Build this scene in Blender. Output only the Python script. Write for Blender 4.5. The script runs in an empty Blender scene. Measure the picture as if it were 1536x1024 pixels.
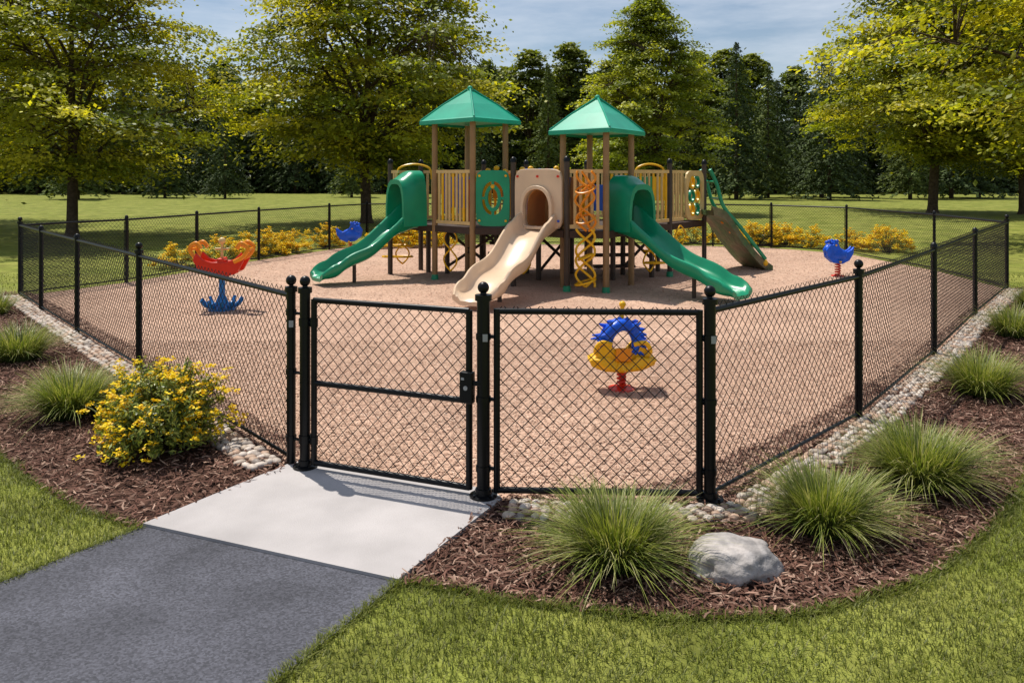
import bpy, math
import numpy as np
from mathutils import Vector
rad=math.radians
scene=bpy.context.scene
rng=np.random.default_rng(7)

# ------------------------------------------------------------------ helpers
def link(o,parent=None):
    scene.collection.objects.link(o)
    if parent: o.parent=parent
    return o
def empty(name,loc=(0,0,0)):
    e=bpy.data.objects.new(name,None); e.location=loc; e.empty_display_size=.2
    return link(e)
def mesh_obj(name,V,F,mat,parent=None,cols=None,smooth=False,bevel=0,sub=0,angle=40):
    me=bpy.data.meshes.new(name)
    V=np.asarray(V,dtype=np.float32).reshape(-1,3)
    if isinstance(F,np.ndarray):
        n,k=F.shape
        me.vertices.add(len(V)); me.vertices.foreach_set('co',V.ravel())
        me.loops.add(n*k); me.loops.foreach_set('vertex_index',F.ravel().astype(np.int32))
        me.polygons.add(n); me.polygons.foreach_set('loop_start',(np.arange(n)*k).astype(np.int32))
        me.update(calc_edges=True)
    else:
        me.from_pydata(V.tolist(),[],F); me.update()
    if cols is not None:
        c=np.ones((len(V),4),dtype=np.float32); c[:,:3]=cols
        at=me.color_attributes.new('Col','FLOAT_COLOR','POINT'); at.data.foreach_set('color',c.ravel())
    if mat: me.materials.append(mat)
    if smooth:
        me.shade_smooth()
        try: me.set_sharp_from_angle(angle=rad(angle))
        except Exception: pass
    o=bpy.data.objects.new(name,me); link(o,parent)
    if bevel:
        m=o.modifiers.new('b','BEVEL'); m.width=bevel; m.segments=2; m.limit_method='ANGLE'; m.angle_limit=rad(40)
    if sub:
        m=o.modifiers.new('s','SUBSURF'); m.levels=sub; m.render_levels=sub
    return o
def catmull(P,n=6):
    P=np.asarray(P,float); out=[]
    for i in range(len(P)-1):
        p0=P[max(i-1,0)];p1=P[i];p2=P[i+1];p3=P[min(i+2,len(P)-1)]
        for t in np.linspace(0,1,n,endpoint=False):
            out.append(.5*((2*p1)+(-p0+p2)*t+(2*p0-5*p1+4*p2-p3)*t*t+(-p0+3*p1-3*p2+p3)*t**3))
    out.append(P[-1]); return np.array(out)
class G:
    def __init__(s): s.V=[];s.F=[];s.C=[]
    def add(s,V,F,c=None):
        b=len(s.V); s.V.extend([tuple(map(float,v)) for v in V]); s.F.extend([tuple(int(i)+b for i in f) for f in F])
        if c is not None: s.C.extend([c]*len(V))
    def tube(s,P,r,n=10,cap=True,closed=False,c=None):
        P=np.asarray(P,float); m=len(P); r=np.broadcast_to(np.asarray(r,float),(m,))
        V=[];F=[]; ref=None
        for i in range(m):
            if closed: d=P[(i+1)%m]-P[i-1]
            else: d=P[min(i+1,m-1)]-P[max(i-1,0)]
            d=d/(np.linalg.norm(d)+1e-9)
            if ref is None: ref=np.array([0,0,1.]) if abs(d[2])<.9 else np.array([1.,0,0])
            a=np.cross(d,ref); a/=np.linalg.norm(a)+1e-9; b=np.cross(a,d); ref=b
            for k in range(n):
                t=2*math.pi*k/n; V.append(P[i]+r[i]*(a*math.cos(t)+b*math.sin(t)))
        for i in range(m if closed else m-1):
            j=(i+1)%m
            for k in range(n):
                k2=(k+1)%n; F.append((i*n+k,i*n+k2,j*n+k2,j*n+k))
        if cap and not closed:
            F.append(tuple(range(n))[::-1]); F.append(tuple((m-1)*n+k for k in range(n)))
        s.add(V,F,c)
    def lathe(s,prof,o,n=16,c=None):
        V=[];F=[];m=len(prof)
        for (r,z) in prof:
            for k in range(n):
                t=2*math.pi*k/n; V.append((o[0]+r*math.cos(t),o[1]+r*math.sin(t),o[2]+z))
        for i in range(m-1):
            for k in range(n):
                k2=(k+1)%n; F.append((i*n+k,i*n+k2,(i+1)*n+k2,(i+1)*n+k))
        F.append(tuple(range(n))[::-1]); F.append(tuple((m-1)*n+k for k in range(n)))
        s.add(V,F,c)
    def ball(s,o,r,sc=(1,1,1),n=14,c=None):
        m=8;V=[];F=[]
        for i in range(m+1):
            p=math.pi*i/m; rr=max(math.sin(p),.02)
            for k in range(n):
                t=2*math.pi*k/n; V.append((o[0]+r*sc[0]*rr*math.cos(t),o[1]+r*sc[1]*rr*math.sin(t),o[2]-r*sc[2]*math.cos(p)))
        for i in range(m):
            for k in range(n):
                k2=(k+1)%n; F.append((i*n+k,i*n+k2,(i+1)*n+k2,(i+1)*n+k))
        F.append(tuple(range(n))[::-1]); F.append(tuple(m*n+k for k in range(n)))
        s.add(V,F,c)
    def box(s,c0,sz,u=(1,0)):
        u=np.array([u[0],u[1],0.]);u/=np.linalg.norm(u);n=np.array([-u[1],u[0],0.]);z=np.array([0,0,1.])
        V=[np.array(c0)+u*a*sz[0]/2+n*b*sz[1]/2+z*c*sz[2]/2 for c in(-1,1) for b in(-1,1) for a in(-1,1)]
        s.add(V,[(0,2,3,1),(4,5,7,6),(0,1,5,4),(2,6,7,3),(0,4,6,2),(1,3,7,5)])
    def extr(s,pts,th,O,u,c=None):
        u=np.array([u[0],u[1],0.]);u/=np.linalg.norm(u);n=np.array([-u[1],u[0],0.]);O=np.array(O,float);m=len(pts)
        V=[O+u*x+np.array([0,0,y])-n*th/2 for x,y in pts]+[O+u*x+np.array([0,0,y])+n*th/2 for x,y in pts]
        F=[tuple(range(m)),tuple(range(2*m-1,m-1,-1))]+[(i,i+m,(i+1)%m+m,(i+1)%m) for i in range(m)]
        s.add(V,F,c)
    def ringp(s,A,B,th,O,u):
        u=np.array([u[0],u[1],0.]);u/=np.linalg.norm(u);n=np.array([-u[1],u[0],0.]);O=np.array(O,float);m=len(A)
        V=[]
        for sg in(-1,1):
            for pts in(A,B): V+= [O+u*x+np.array([0,0,y])+n*sg*th/2 for x,y in pts]
        F=[]
        for i in range(m):
            j=(i+1)%m
            F+=[(i,j,m+j,m+i),(2*m+i,3*m+i,3*m+j,2*m+j),(i,2*m+i,2*m+j,j),(m+i,m+j,3*m+j,3*m+i)]
        s.add(V,F)
    def sweep(s,path,ringf,side):
        side=np.array([side[0],side[1],0.]);side/=np.linalg.norm(side)
        V=[];F=[];m=None;N=len(path)
        for i,p in enumerate(path):
            r=ringf(i/(N-1)); m=len(r)
            for a,b in r: V.append(np.array(p)+side*a+np.array([0,0,b]))
        for i in range(N-1):
            for k in range(m):
                k2=(k+1)%m; F.append((i*m+k,i*m+k2,(i+1)*m+k2,(i+1)*m+k))
        return V,F,m,N
    def obj(s,name,mat,parent=None,smooth=True,bevel=0,sub=0,angle=40):
        return mesh_obj(name,s.V,s.F,mat,parent,cols=np.array(s.C) if s.C else None,smooth=smooth,bevel=bevel,sub=sub,angle=angle)

# ------------------------------------------------------------------ materials
def mat(name,base=(.5,.5,.5),rough=.6,vcol=False,var=.12,scale=6,bump=0,bscale=60,spec=.4,transl=0,tcol=None,base2=None,vor=False,detail=4,coat=0,bdist=.01):
    m=bpy.data.materials.new(name); m.use_nodes=True; nt=m.node_tree; N=nt.nodes; L=nt.links
    bs=N['Principled BSDF']; out=N['Material Output']
    tc=N.new('ShaderNodeTexCoord')
    nz=N.new('ShaderNodeTexNoise'); nz.inputs['Scale'].default_value=scale; nz.inputs['Detail'].default_value=detail
    L.new(tc.outputs['Object'],nz.inputs['Vector'])
    mr=N.new('ShaderNodeMapRange'); mr.inputs[1].default_value=.3; mr.inputs[2].default_value=.7
    mr.inputs[3].default_value=1-var; mr.inputs[4].default_value=1+var
    L.new(nz.outputs['Fac'],mr.inputs[0])
    if vcol:
        at=N.new('ShaderNodeAttribute'); at.attribute_name='Col'; src=at.outputs['Color']
    elif base2:
        mx=N.new('ShaderNodeMix'); mx.data_type='RGBA'
        n2=N.new('ShaderNodeTexNoise'); n2.inputs['Scale'].default_value=scale*.37; n2.inputs['Detail'].default_value=5
        L.new(tc.outputs['Object'],n2.inputs['Vector'])
        m2=N.new('ShaderNodeMapRange'); m2.inputs[1].default_value=.38; m2.inputs[2].default_value=.62
        L.new(n2.outputs['Fac'],m2.inputs[0]); L.new(m2.outputs[0],mx.inputs[0])
        mx.inputs[6].default_value=(*base,1); mx.inputs[7].default_value=(*base2,1); src=mx.outputs[2]
    else:
        rgb=N.new('ShaderNodeRGB'); rgb.outputs[0].default_value=(*base,1); src=rgb.outputs[0]
    sc=N.new('ShaderNodeVectorMath'); sc.operation='SCALE'; L.new(src,sc.inputs[0]); L.new(mr.outputs[0],sc.inputs[3])
    last=sc.outputs[0]; hsrc=None
    if vor:
        vo=N.new('ShaderNodeTexVoronoi'); vo.inputs['Scale'].default_value=bscale; L.new(tc.outputs['Object'],vo.inputs['Vector'])
        sp=N.new('ShaderNodeSeparateColor'); L.new(vo.outputs['Color'],sp.inputs[0])
        m3=N.new('ShaderNodeMapRange'); m3.inputs[3].default_value=1-vor; m3.inputs[4].default_value=1+vor
        L.new(sp.outputs[0],m3.inputs[0])
        s2=N.new('ShaderNodeVectorMath'); s2.operation='SCALE'; L.new(last,s2.inputs[0]); L.new(m3.outputs[0],s2.inputs[3]); last=s2.outputs[0]
        hsrc=sp.outputs[1]
    L.new(last,bs.inputs['Base Color'])
    bs.inputs['Roughness'].default_value=rough
    bs.inputs['Specular IOR Level'].default_value=spec
    bs.inputs['Coat Weight'].default_value=coat; bs.inputs['Coat Roughness'].default_value=.15
    if bump:
        bp=N.new('ShaderNodeBump'); bp.inputs['Strength'].default_value=bump; bp.inputs['Distance'].default_value=bdist
        if hsrc is None:
            nb=N.new('ShaderNodeTexNoise'); nb.inputs['Scale'].default_value=bscale; nb.inputs['Detail'].default_value=6
            L.new(tc.outputs['Object'],nb.inputs['Vector']); hsrc=nb.outputs['Fac']
        L.new(hsrc,bp.inputs['Height']); L.new(bp.outputs[0],bs.inputs['Normal'])
    if transl:
        tr=N.new('ShaderNodeBsdfTranslucent'); ms=N.new('ShaderNodeMixShader'); ms.inputs[0].default_value=transl
        if tcol:
            tm=N.new('ShaderNodeVectorMath'); tm.operation='MULTIPLY'; L.new(last,tm.inputs[0]); tm.inputs[1].default_value=tcol; L.new(tm.outputs[0],tr.inputs[0])
        else: L.new(last,tr.inputs[0])
        L.new(bs.outputs[0],ms.inputs[1]); L.new(tr.outputs[0],ms.inputs[2]); L.new(ms.outputs[0],out.inputs[0])
    return m
M_lawn=mat('lawn_ground',(.17,.195,.034),.9,base2=(.24,.25,.055),var=.35,scale=2.2,bump=.6,bscale=60,spec=.1,detail=12,vor=.12,bdist=.02)
M_blade=mat('grass_blade',vcol=True,rough=.5,var=.25,scale=1.6,spec=.25,transl=.32,tcol=(1.3,1.35,.55))
M_tuft=mat('tuft_blade',vcol=True,rough=.42,var=.1,scale=5,spec=.35,transl=.3,tcol=(1.3,1.3,.55))
M_leaf=mat('tree_leaf',vcol=True,rough=.5,var=.2,scale=.5,spec=.3,transl=.38,tcol=(1.6,1.55,.45))
M_needle=mat('needle_foliage',vcol=True,rough=.7,var=.25,scale=.4,spec=.15,transl=.15,tcol=(1.4,1.4,.7))
M_bark=mat('bark',(.085,.06,.042),.9,var=.35,scale=9,bump=.8,bscale=30,spec=.1,bdist=.03)
M_asph=mat('asphalt',(.075,.076,.092),.85,var=.25,scale=2.2,bump=.9,bscale=110,spec=.35,vor=.4,detail=12,bdist=.008)
M_conc=mat('concrete',(.44,.41,.40),.85,var=.14,scale=2.2,bump=.4,bscale=120,spec=.2,detail=14,bdist=.006)
M_chipg=mat('wood_chip_ground',(.50,.325,.235),.9,base2=(.57,.38,.275),var=.1,scale=1.2,bump=.8,bscale=60,vor=.2,spec=.1,detail=8,bdist=.015)
M_chip=mat('wood_chip',vcol=True,rough=.85,var=.12,scale=1.3,spec=.1)
M_mulchg=mat('mulch_ground',(.055,.028,.02),.95,base2=(.09,.048,.034),var=.4,scale=14,bump=1,bscale=45,vor=.5,spec=.1,bdist=.03)
M_strip=mat('gravel_strip',(.40,.31,.24),.9,var=.2,scale=8,bump=1,bscale=60,vor=.35,bdist=.01)
M_peb=mat('pebble',vcol=True,rough=.6,var=.15,scale=30,spec=.3)
M_black=mat('black_vinyl_metal',(.0045,.005,.006),.36,var=.15,scale=10,spec=.25)
M_wire=mat('black_vinyl_wire',(.008,.008,.009),.45,var=.1,scale=5,spec=.25)
M_green=mat('green_plastic',(.004,.27,.13),.3,var=.14,scale=2.5,spec=.5,bump=.06,bscale=25)
M_roof=mat('green_roof_metal',(.008,.35,.21),.4,var=.12,scale=2.5,spec=.5)
M_cream=mat('cream_plastic',(.72,.53,.36),.35,var=.08,scale=3,spec=.45,bump=.05,bscale=25)
M_tan=mat('tan_plastic',(.66,.46,.19),.45,var=.12,scale=4)
M_post=mat('bronze_post',(.29,.165,.065),.4,var=.14,scale=5,spec=.5)
M_dkpost=mat('dark_post',(.06,.042,.03),.45,var=.15,scale=5)
M_deck=mat('brown_deck',(.05,.028,.018),.7,var=.2,scale=12)
M_yel=mat('yellow_plastic',(.85,.46,.006),.35,var=.08,scale=8)
M_org=mat('orange_plastic',(.82,.27,.008),.35,var=.08,scale=8)
M_red=mat('red_plastic',(.66,.03,.01),.33,var=.08,scale=8)
M_blue=mat('blue_plastic',(.006,.10,.66),.33,var=.15,scale=8,bump=.4,bscale=35)
M_teal=mat('teal_blue_plastic',(.008,.17,.46),.35,var=.1,scale=8)
M_brown=mat('brown_orange_plastic',(.45,.20,.06),.5,var=.1,scale=5)
M_rockwall=mat('climbing_wall_plastic',(.06,.14,.045),.6,base2=(.16,.13,.07),var=.25,scale=7,bump=.6,bscale=12,bdist=.03)
M_boulder=mat('boulder_stone',(.46,.415,.385),.85,base2=(.25,.235,.23),var=.32,scale=16,bump=.9,bscale=30,detail=12,bdist=.012)
M_petal=mat('yellow_petal',vcol=True,rough=.5,var=.05,spec=.2,transl=.25)

# ------------------------------------------------------------------ plan (metres, camera stands at x=0,y=0)
left_run=[(-1.5,5.41),(-3.77,8.05),(-5.45,9.98),(-6.87,11.62),(-8.03,13.0)]
right_run=[(1.19,4.79),(2.79,6.41),(4.61,8.70),(6.49,11.16),(8.55,13.76)]
back_left=[(-8.03,13.0),(-7.09,14.65),(-6.53,16.5),(-5.88,18.5),(-4.84,21.1),(-4.1,22.5)]
back_right=[(8.55,13.76),(8.75,16.5),(8.4,20.0),(7.03,21.6),(5.6,22.2)]
back_mid=[(5.6,22.2),(3.2,22.6),(.8,22.8),(-1.7,22.8),(-4.1,22.5)]
play_poly=left_run[::-1]+[(-1.38,5.32),(-.174,4.84)]+right_run+back_right[1:]+back_mid[1:]+back_left[1:-1][::-1]
bed_r=[(-.10,4.86),(-.551,3.853),(-.215,3.774),(.189,3.646),(.691,3.558),(.986,3.547),(1.298,3.59),(1.659,3.726),(2.036,3.911),(2.403,4.21),(2.831,4.62),(3.327,5.177),(4.2,6.15),(5.6,7.9),(7.5,10.4),(9.5,12.9),(10.0,14.2),(8.6,13.9),(6.4,11.3),(4.5,8.9),(2.6,6.6),(1.0,5.1)]
bed_l=[(-1.35,5.6),(-1.50,5.30),(-2.09,4.44),(-2.39,4.62),(-2.757,4.858),(-3.19,5.235),(-3.62,5.633),(-4.6,6.6),(-6.3,8.6),(-8.0,10.9),(-9.0,12.6),(-9.0,13.5),(-8.0,13.3),(-5.2,10.1),(-3.5,8.2)]
path_poly=[(-2.07,4.47),(-.551,3.853),(-.918,3.109),(-2.2,.5),(-4.6,-4),(-7.0,-3.4),(-4.9,-.2),(-2.477,3.853)]
pad_poly=[(-1.50,5.42),(-2.07,4.47),(-.551,3.853),(-.06,4.82),(-.12,4.95),(-1.40,5.46)]
def inpoly(X,Y,P):
    P=np.array(P);r=np.zeros(len(X),bool);j=len(P)-1
    for i in range(len(P)):
        xi,yi=P[i];xj,yj=P[j]
        c=((yi>Y)!=(yj>Y))&(X<(xj-xi)*(Y-yi)/(yj-yi+1e-12)+xi); r^=c; j=i
    return r
def sample(P,n,xr=None,yr=None,rg=rng):
    P=np.array(P);x0,y0=P.min(0);x1,y1=P.max(0)
    if xr: x0,x1=max(x0,xr[0]),min(x1,xr[1])
    if yr: y0,y1=max(y0,yr[0]),min(y1,yr[1])
    out=np.zeros((0,2))
    while len(out)<n:
        X=rg.uniform(x0,x1,n*2);Y=rg.uniform(y0,y1,n*2);k=inpoly(X,Y,P);out=np.vstack([out,np.c_[X[k],Y[k]]])
    return out[:n]
def sheet(name,P,z,m,th=0):
    g=G();n=len(P)
    V=[(x,y,z) for x,y in P]
    if th:
        V+=[(x,y,z-th) for x,y in P]; F=[tuple(range(n))]+[(i,i+n,(i+1)%n+n,(i+1)%n) for i in range(n)]
    else: F=[tuple(range(n))]
    a=sum(P[i][0]*P[(i+1)%n][1]-P[(i+1)%n][0]*P[i][1] for i in range(n))
    if a<0: F=[f[::-1] for f in F]
    g.add(V,F); return g.obj(name,m,smooth=False)
g=G(); g.add([(-900,-60,0),(900,-60,0),(900,1600,0),(-900,1600,0)],[(0,1,2,3)]); lawn=g.obj('lawn',M_lawn,smooth=False)
def curve_part(P,a,b,n=5):
    return [tuple(p) for p in P[:a]]+[tuple(p) for p in catmull(P[a:b],n)]+[tuple(p) for p in P[b:]]
bed_r=curve_part(bed_r,1,17); bed_l=curve_part(bed_l,2,12)
o_bedr=sheet('mulch_bed',bed_r,.004,M_mulchg); o_bedl=sheet('mulch_bed.001',bed_l,.004,M_mulchg)
o_play=sheet('playground_surface',play_poly,.010,M_chipg)
sheet('asphalt_path',path_poly,.014,M_asph,.014)
pad=sheet('concrete_pad',pad_poly,.030,M_conc,.03)
def offset(P,d):
    P=np.array(P,float);out=[]
    for i in range(len(P)):
        t=P[min(i+1,len(P)-1)]-P[max(i-1,0)];t/=np.linalg.norm(t);out.append(P[i]+np.array([t[1],-t[0]])*d)
    return np.array(out)

# ------------------------------------------------------------------ scattered chips
def chips(name,P,L,W,C,z0,tilt,parent,m,lift=.012):
    n=len(P);rg=rng;a=rg.uniform(0,2*np.pi,n);tz=rg.normal(0,tilt,n);roll=rg.normal(0,tilt*1.3,n)
    d=np.c_[np.cos(a),np.sin(a),tz];s=np.c_[-np.sin(a),np.cos(a),roll]
    c=np.c_[P,z0+np.abs(tz)*L*.5+np.abs(roll)*W*.5+rg.uniform(.001,lift,n)]
    bow=rg.uniform(-.5,.5,n)*L; arch=rg.uniform(0,.35,n)*L
    V=np.zeros((n,6,3))
    for k,t in enumerate((-.5,0,.5)):
        q=(.25-t*t)
        cc=c+d*(L*t)[:,None]+s*(bow*q)[:,None]; cc[:,2]+=arch*q
        w=(W*(.5 if k==1 else .3))[:,None]
        V[:,2*k]=cc-s*w;V[:,2*k+1]=cc+s*w
    b=(np.arange(n)*6)[:,None]
    F=np.vstack([b+np.array([0,2,3,1]),b+np.array([2,4,5,3])])
    return mesh_obj(name,V.reshape(-1,3),F,m,parent,cols=np.repeat(C,6,axis=0))
def pal(n,cols,jit=.15,p=None):
    cols=np.array(cols);k=rng.choice(len(cols),n,p=p);return np.clip(cols[k]*(1+rng.normal(0,jit,(n,1))),0.004,1)
mc=[(.11,.052,.037),(.16,.083,.06),(.25,.15,.11),(.06,.03,.021),(.38,.25,.185)]
mp_=[.3,.28,.2,.1,.12]
P=sample(bed_r,24000,yr=(3.4,7.5),xr=(-1,5));n=len(P)
chips('mulch_chips',P,rng.uniform(.02,.075,n),rng.uniform(.004,.013,n),pal(n,mc,p=mp_),.006,.22,o_bedr,M_chip,.02)
P=sample(bed_r,9000,yr=(7,14));n=len(P)
chips('mulch_chips_far',P,rng.uniform(.03,.08,n),rng.uniform(.008,.016,n),pal(n,mc,p=mp_),.006,.2,o_bedr,M_chip,.02)
P=sample(bed_l,26000,yr=(4.3,13.5));n=len(P)
chips('mulch_chips_l',P,rng.uniform(.025,.075,n),rng.uniform(.005,.014,n),pal(n,mc,p=mp_),.006,.22,o_bedl,M_chip,.02)
wc=[(.52,.345,.25),(.58,.40,.29),(.45,.285,.20),(.33,.20,.14),(.68,.50,.38)]
wp=[.36,.3,.18,.07,.09]
P=sample(play_poly,75000,yr=(4.8,9.5));n=len(P)
chips('wood_chips_near',P,rng.uniform(.012,.032,n),rng.uniform(.006,.014,n),pal(n,wc,p=wp,jit=.06),.012,.15,o_play,M_chip,.009)
P=sample(play_poly,40000,yr=(9.2,23));n=len(P)
chips('wood_chips_far',P,rng.uniform(.02,.045,n),rng.uniform(.01,.02,n),pal(n,wc,p=wp,jit=.06),.012,.14,o_play,M_chip,.01)

# ------------------------------------------------------------------ pebble border
def pebbles(name,run,sgn):
    A=offset(run,sgn*.02);Bq=offset(run,sgn*.25)
    P=[tuple(p) for p in A]+[tuple(p) for p in Bq[::-1]]
    st=sheet(name,P,.013,M_strip)
    run=np.array(run);seg=np.linalg.norm(np.diff(run,axis=0),axis=1);T=seg.sum()
    pts=[];s=0.03
    while s<T:
        acc=s;i=0
        while i<len(seg)-1 and acc>seg[i]: acc-=seg[i];i+=1
        f=acc/seg[i];a=A[i]*(1-f)+A[i+1]*f;b=Bq[i]*(1-f)+Bq[i+1]*f
        for w in np.arange(.10,1,.26): pts.append(a+(b-a)*(w+rng.normal(0,.03))+rng.normal(0,.008,2))
        s+=rng.uniform(.058,.08)
    pts=np.array(pts);n=len(pts)
    nu,nv=10,6;tv=[]
    for i in range(nv+1):
        p=math.pi*i/nv
        for k in range(nu): tv.append((math.sin(p)*math.cos(2*math.pi*k/nu),math.sin(p)*math.sin(2*math.pi*k/nu),-math.cos(p)))
    tv=np.array(tv);tf=np.array([(i*nu+k,i*nu+(k+1)%nu,(i+1)*nu+(k+1)%nu,(i+1)*nu+k) for i in range(nv) for k in range(nu)])
    sz=np.c_[rng.uniform(.030,.052,n),rng.uniform(.024,.036,n),rng.uniform(.016,.028,n)];a=rng.uniform(0,np.pi,n)
    V=tv[None]*sz[:,None]*(1+rng.normal(0,.03,(n,len(tv),1)))
    X=V[:,:,0]*np.cos(a)[:,None]-V[:,:,1]*np.sin(a)[:,None];Y=V[:,:,0]*np.sin(a)[:,None]+V[:,:,1]*np.cos(a)[:,None]
    V=np.stack([X+pts[:,0,None],Y+pts[:,1,None],V[:,:,2]+.024],-1)
    C=pal(n,[(.48,.39,.31),(.42,.30,.22),(.52,.44,.37),(.30,.25,.215),(.46,.31,.22),(.58,.50,.43)],.08)
    F=(tf[None]+(np.arange(n)*len(tv))[:,None,None]).reshape(-1,4)
    mesh_obj('stones',V.reshape(-1,3),F,M_peb,st,cols=np.repeat(C,len(tv),axis=0),smooth=True,angle=80)
pebbles('pebble_border',[(-1.56,5.46)]+left_run[1:],-1)
pebbles('pebble_border',[(-.02,4.80),(.6,4.77),(1.24,4.73)]+right_run[1:],1)

# ------------------------------------------------------------------ fence
fence=empty('chain_link_fence')
gp,gr,gw=G(),G(),G()
FH=1.20
def wires(gw,p0,p1,z0=.05,z1=1.215,p=.078,r=.0026):
    p0=np.array(p0,float);p1=np.array(p1,float);L=np.linalg.norm(p1-p0);u=np.append((p1-p0)/L,0);nn=np.array([-u[1],u[0],0]);zz=np.array([0,0,1.])
    H=z1-z0;np_=max(1,round(L/p));p=L/np_
    k=1.0*p/.078
    for sg in(1,-1):
        cs=np.arange(0,int((L+H*k)/p)+2)
        for i in cs:
            c=(i*p-math.ceil(H*k/p)*p) if sg>0 else i*p
            za=max(0,(0-c)/(sg*k) if sg>0 else (L-c)/(sg*k)); zb=min(H,(L-c)/(sg*k) if sg>0 else (0-c)/(sg*k))
            if zb-za<.01: continue
            B0=np.array([p0[0],p0[1],z0])
            a=B0+u*(c+sg*za*k)+zz*za+nn*sg*r*.8; b=B0+u*(c+sg*zb*k)+zz*zb+nn*sg*r*.8
            d=(b-a)/np.linalg.norm(b-a);s=np.cross(d,nn)
            V=[q+o for q in(a,b) for o in(nn*r,s*r,-nn*r,-s*r)]
            gw.add(V,[(0,1,5,4),(1,2,6,5),(2,3,7,6),(3,0,4,7)])
def post(x,y,r,h,ball=False,flange=False,z0=0):
    gp.tube([(x,y,z0),(x,y,h)],r,12)
    if ball:
        gp.lathe([(r+.012,-.02),(r+.012,.015),(r*.5,.02),(r*.45,.03)],(x,y,h),12); gp.ball((x,y,h+.058),.036)
    else: gp.lathe([(r+.006,-.02),(r+.006,.01),(r*.6,.035),(.004,.042)],(x,y,h),12)
    if flange:
        gp.lathe([(r+.045,0),(r+.045,.012),(r+.012,.018),(r+.008,.05),(r,.052)],(x,y,.03),16)
        for k in range(4): gp.lathe([(.009,0),(.009,.014)],(x+(r+.03)*math.cos(k*1.57+.7),y+(r+.03)*math.sin(k*1.57+.7),.04),6)
def run(P,rail=.019,pr=.03,ballidx=(),skip=()):
    for i,(x,y) in enumerate(P):
        if i in skip: continue
        post(x,y,pr,FH+.01,ball=i in ballidx)
    for i in range(len(P)-1):
        a,b=P[i],P[i+1]
        gr.tube([(a[0],a[1],FH-.035),(b[0],b[1],FH-.035)],rail,10)
        gr.tube([(a[0],a[1],.07),(b[0],b[1],.07)],.012,6)
        wires(gw,a,b)
        d=np.array(b)-np.array(a);d/=np.linalg.norm(d)
        for q,sg in((a,1),(b,-1)):
            x,y=q[0]+d[0]*.045*sg,q[1]+d[1]*.045*sg
            gr.box((x,y,.6),(.012,.006,1.08),d)
            for z in(.2,.45,.7,.95): gr.tube([(x,y,z-.011),(x,y,z+.011)],.012,6)
run(left_run,ballidx=(0,1,4),pr=.031)
run(right_run,ballidx=(0,1,4),skip=(0,),pr=.031)
run(back_left,ballidx=(0,),skip=(0,),pr=.027)
run(back_right,skip=(0,),pr=.027);run(back_mid,skip=(0,),pr=.027)
gate_h=(-1.385,5.33);gate_l=(-.174,4.845);corner=(1.19,4.79)
post(*gate_h,.036,1.215,True,True);post(*gate_l,.04,1.24,True,True);post(*corner,.036,1.225,True,True)
d=np.array(corner)-np.array(gate_l);d/=np.linalg.norm(d)
a=np.array(gate_l)+d*.082;b=np.array(corner)-d*.062
for q in(a,b): gp.tube([(*q,.055),(*q,1.17)],.021,10)
for z in(1.155,.07): gr.tube([(*a,z),(*b,z)],.019,10)
wires(gw,a,b,.06,1.185)
for z in(.2,.62,1.0):
    gr.tube([(*gate_l,z),(*(a),z)],.012,8)
    for q in (gate_l,): gr.tube([(q[0],q[1],z-.018),(q[0],q[1],z+.018)],.046,12)
    gr.tube([(*corner,z),(*(b),z)],.012,8);gr.tube([(*corner,z-.018),(*corner,z+.018)],.042,12)
e=left_run[0]
for z in(.2,.65,1.05): gr.tube([(*e,z),(*gate_h,z)],.01,8);gr.tube([(*e,z-.018),(*e,z+.018)],.037,12)
gp.obj('posts',M_black,fence);gr.obj('rails',M_black,fence);gw.obj('wire_mesh',M_wire,fence,smooth=False)
gt=G();
for (x,y),z in ((e,.98),(corner,1.0),(gate_l,1.0)): gt.box((x+.012,y-.046,z),(.03,.003,.045))
gt.obj('tags',mat('tag_grey',(.32,.32,.33),.5),fence)
gate=empty('fence_gate')
g1,g2,g3=G(),G(),G()
gh=np.array(gate_h);gl=np.array(gate_l);d=(gl-gh)/np.linalg.norm(gl-gh)
a=gh+d*.072;b=gl-d*.095
for q in(a,b): g1.tube([(*q,.06),(*q,1.155)],.021,12)
for z in(1.15,.60,.07): g1.tube([(*a,z),(*b,z)],.019,12)
for z in(.22,1.0):
    g1.tube([(*gh,z),(*a,z)],.013,8);g1.tube([(*gh,z-.025),(*gh,z+.025)],.043,12);g1.tube([(*a,z-.025),(*a,z+.025)],.027,12)
wires(g2,a,b,.065,1.165)
g1.obj('frame',M_black,gate);g2.obj('wire_mesh',M_wire,gate,smooth=False)
nrm=np.array([d[1],-d[0]])
c=b+nrm*.028
g3.box((c[0],c[1],.69),(.085,.05,.19),d)
g3.box((*(c+d*.06+nrm*.005),.72),(.07,.016,.03),d)
g3.obj('latch_box',M_black,gate,smooth=False,bevel=.006)
g4=G();g4.tube([(*(c+nrm*.025),.69),(*(c+nrm*.03),.69)],.014,12);g4.box((*(c+nrm*.027-d*.02),.745),(.02,.003,.015),d);g4.obj('latch_keyhole',mat('steel',(.35,.35,.36),.3),gate)

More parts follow.
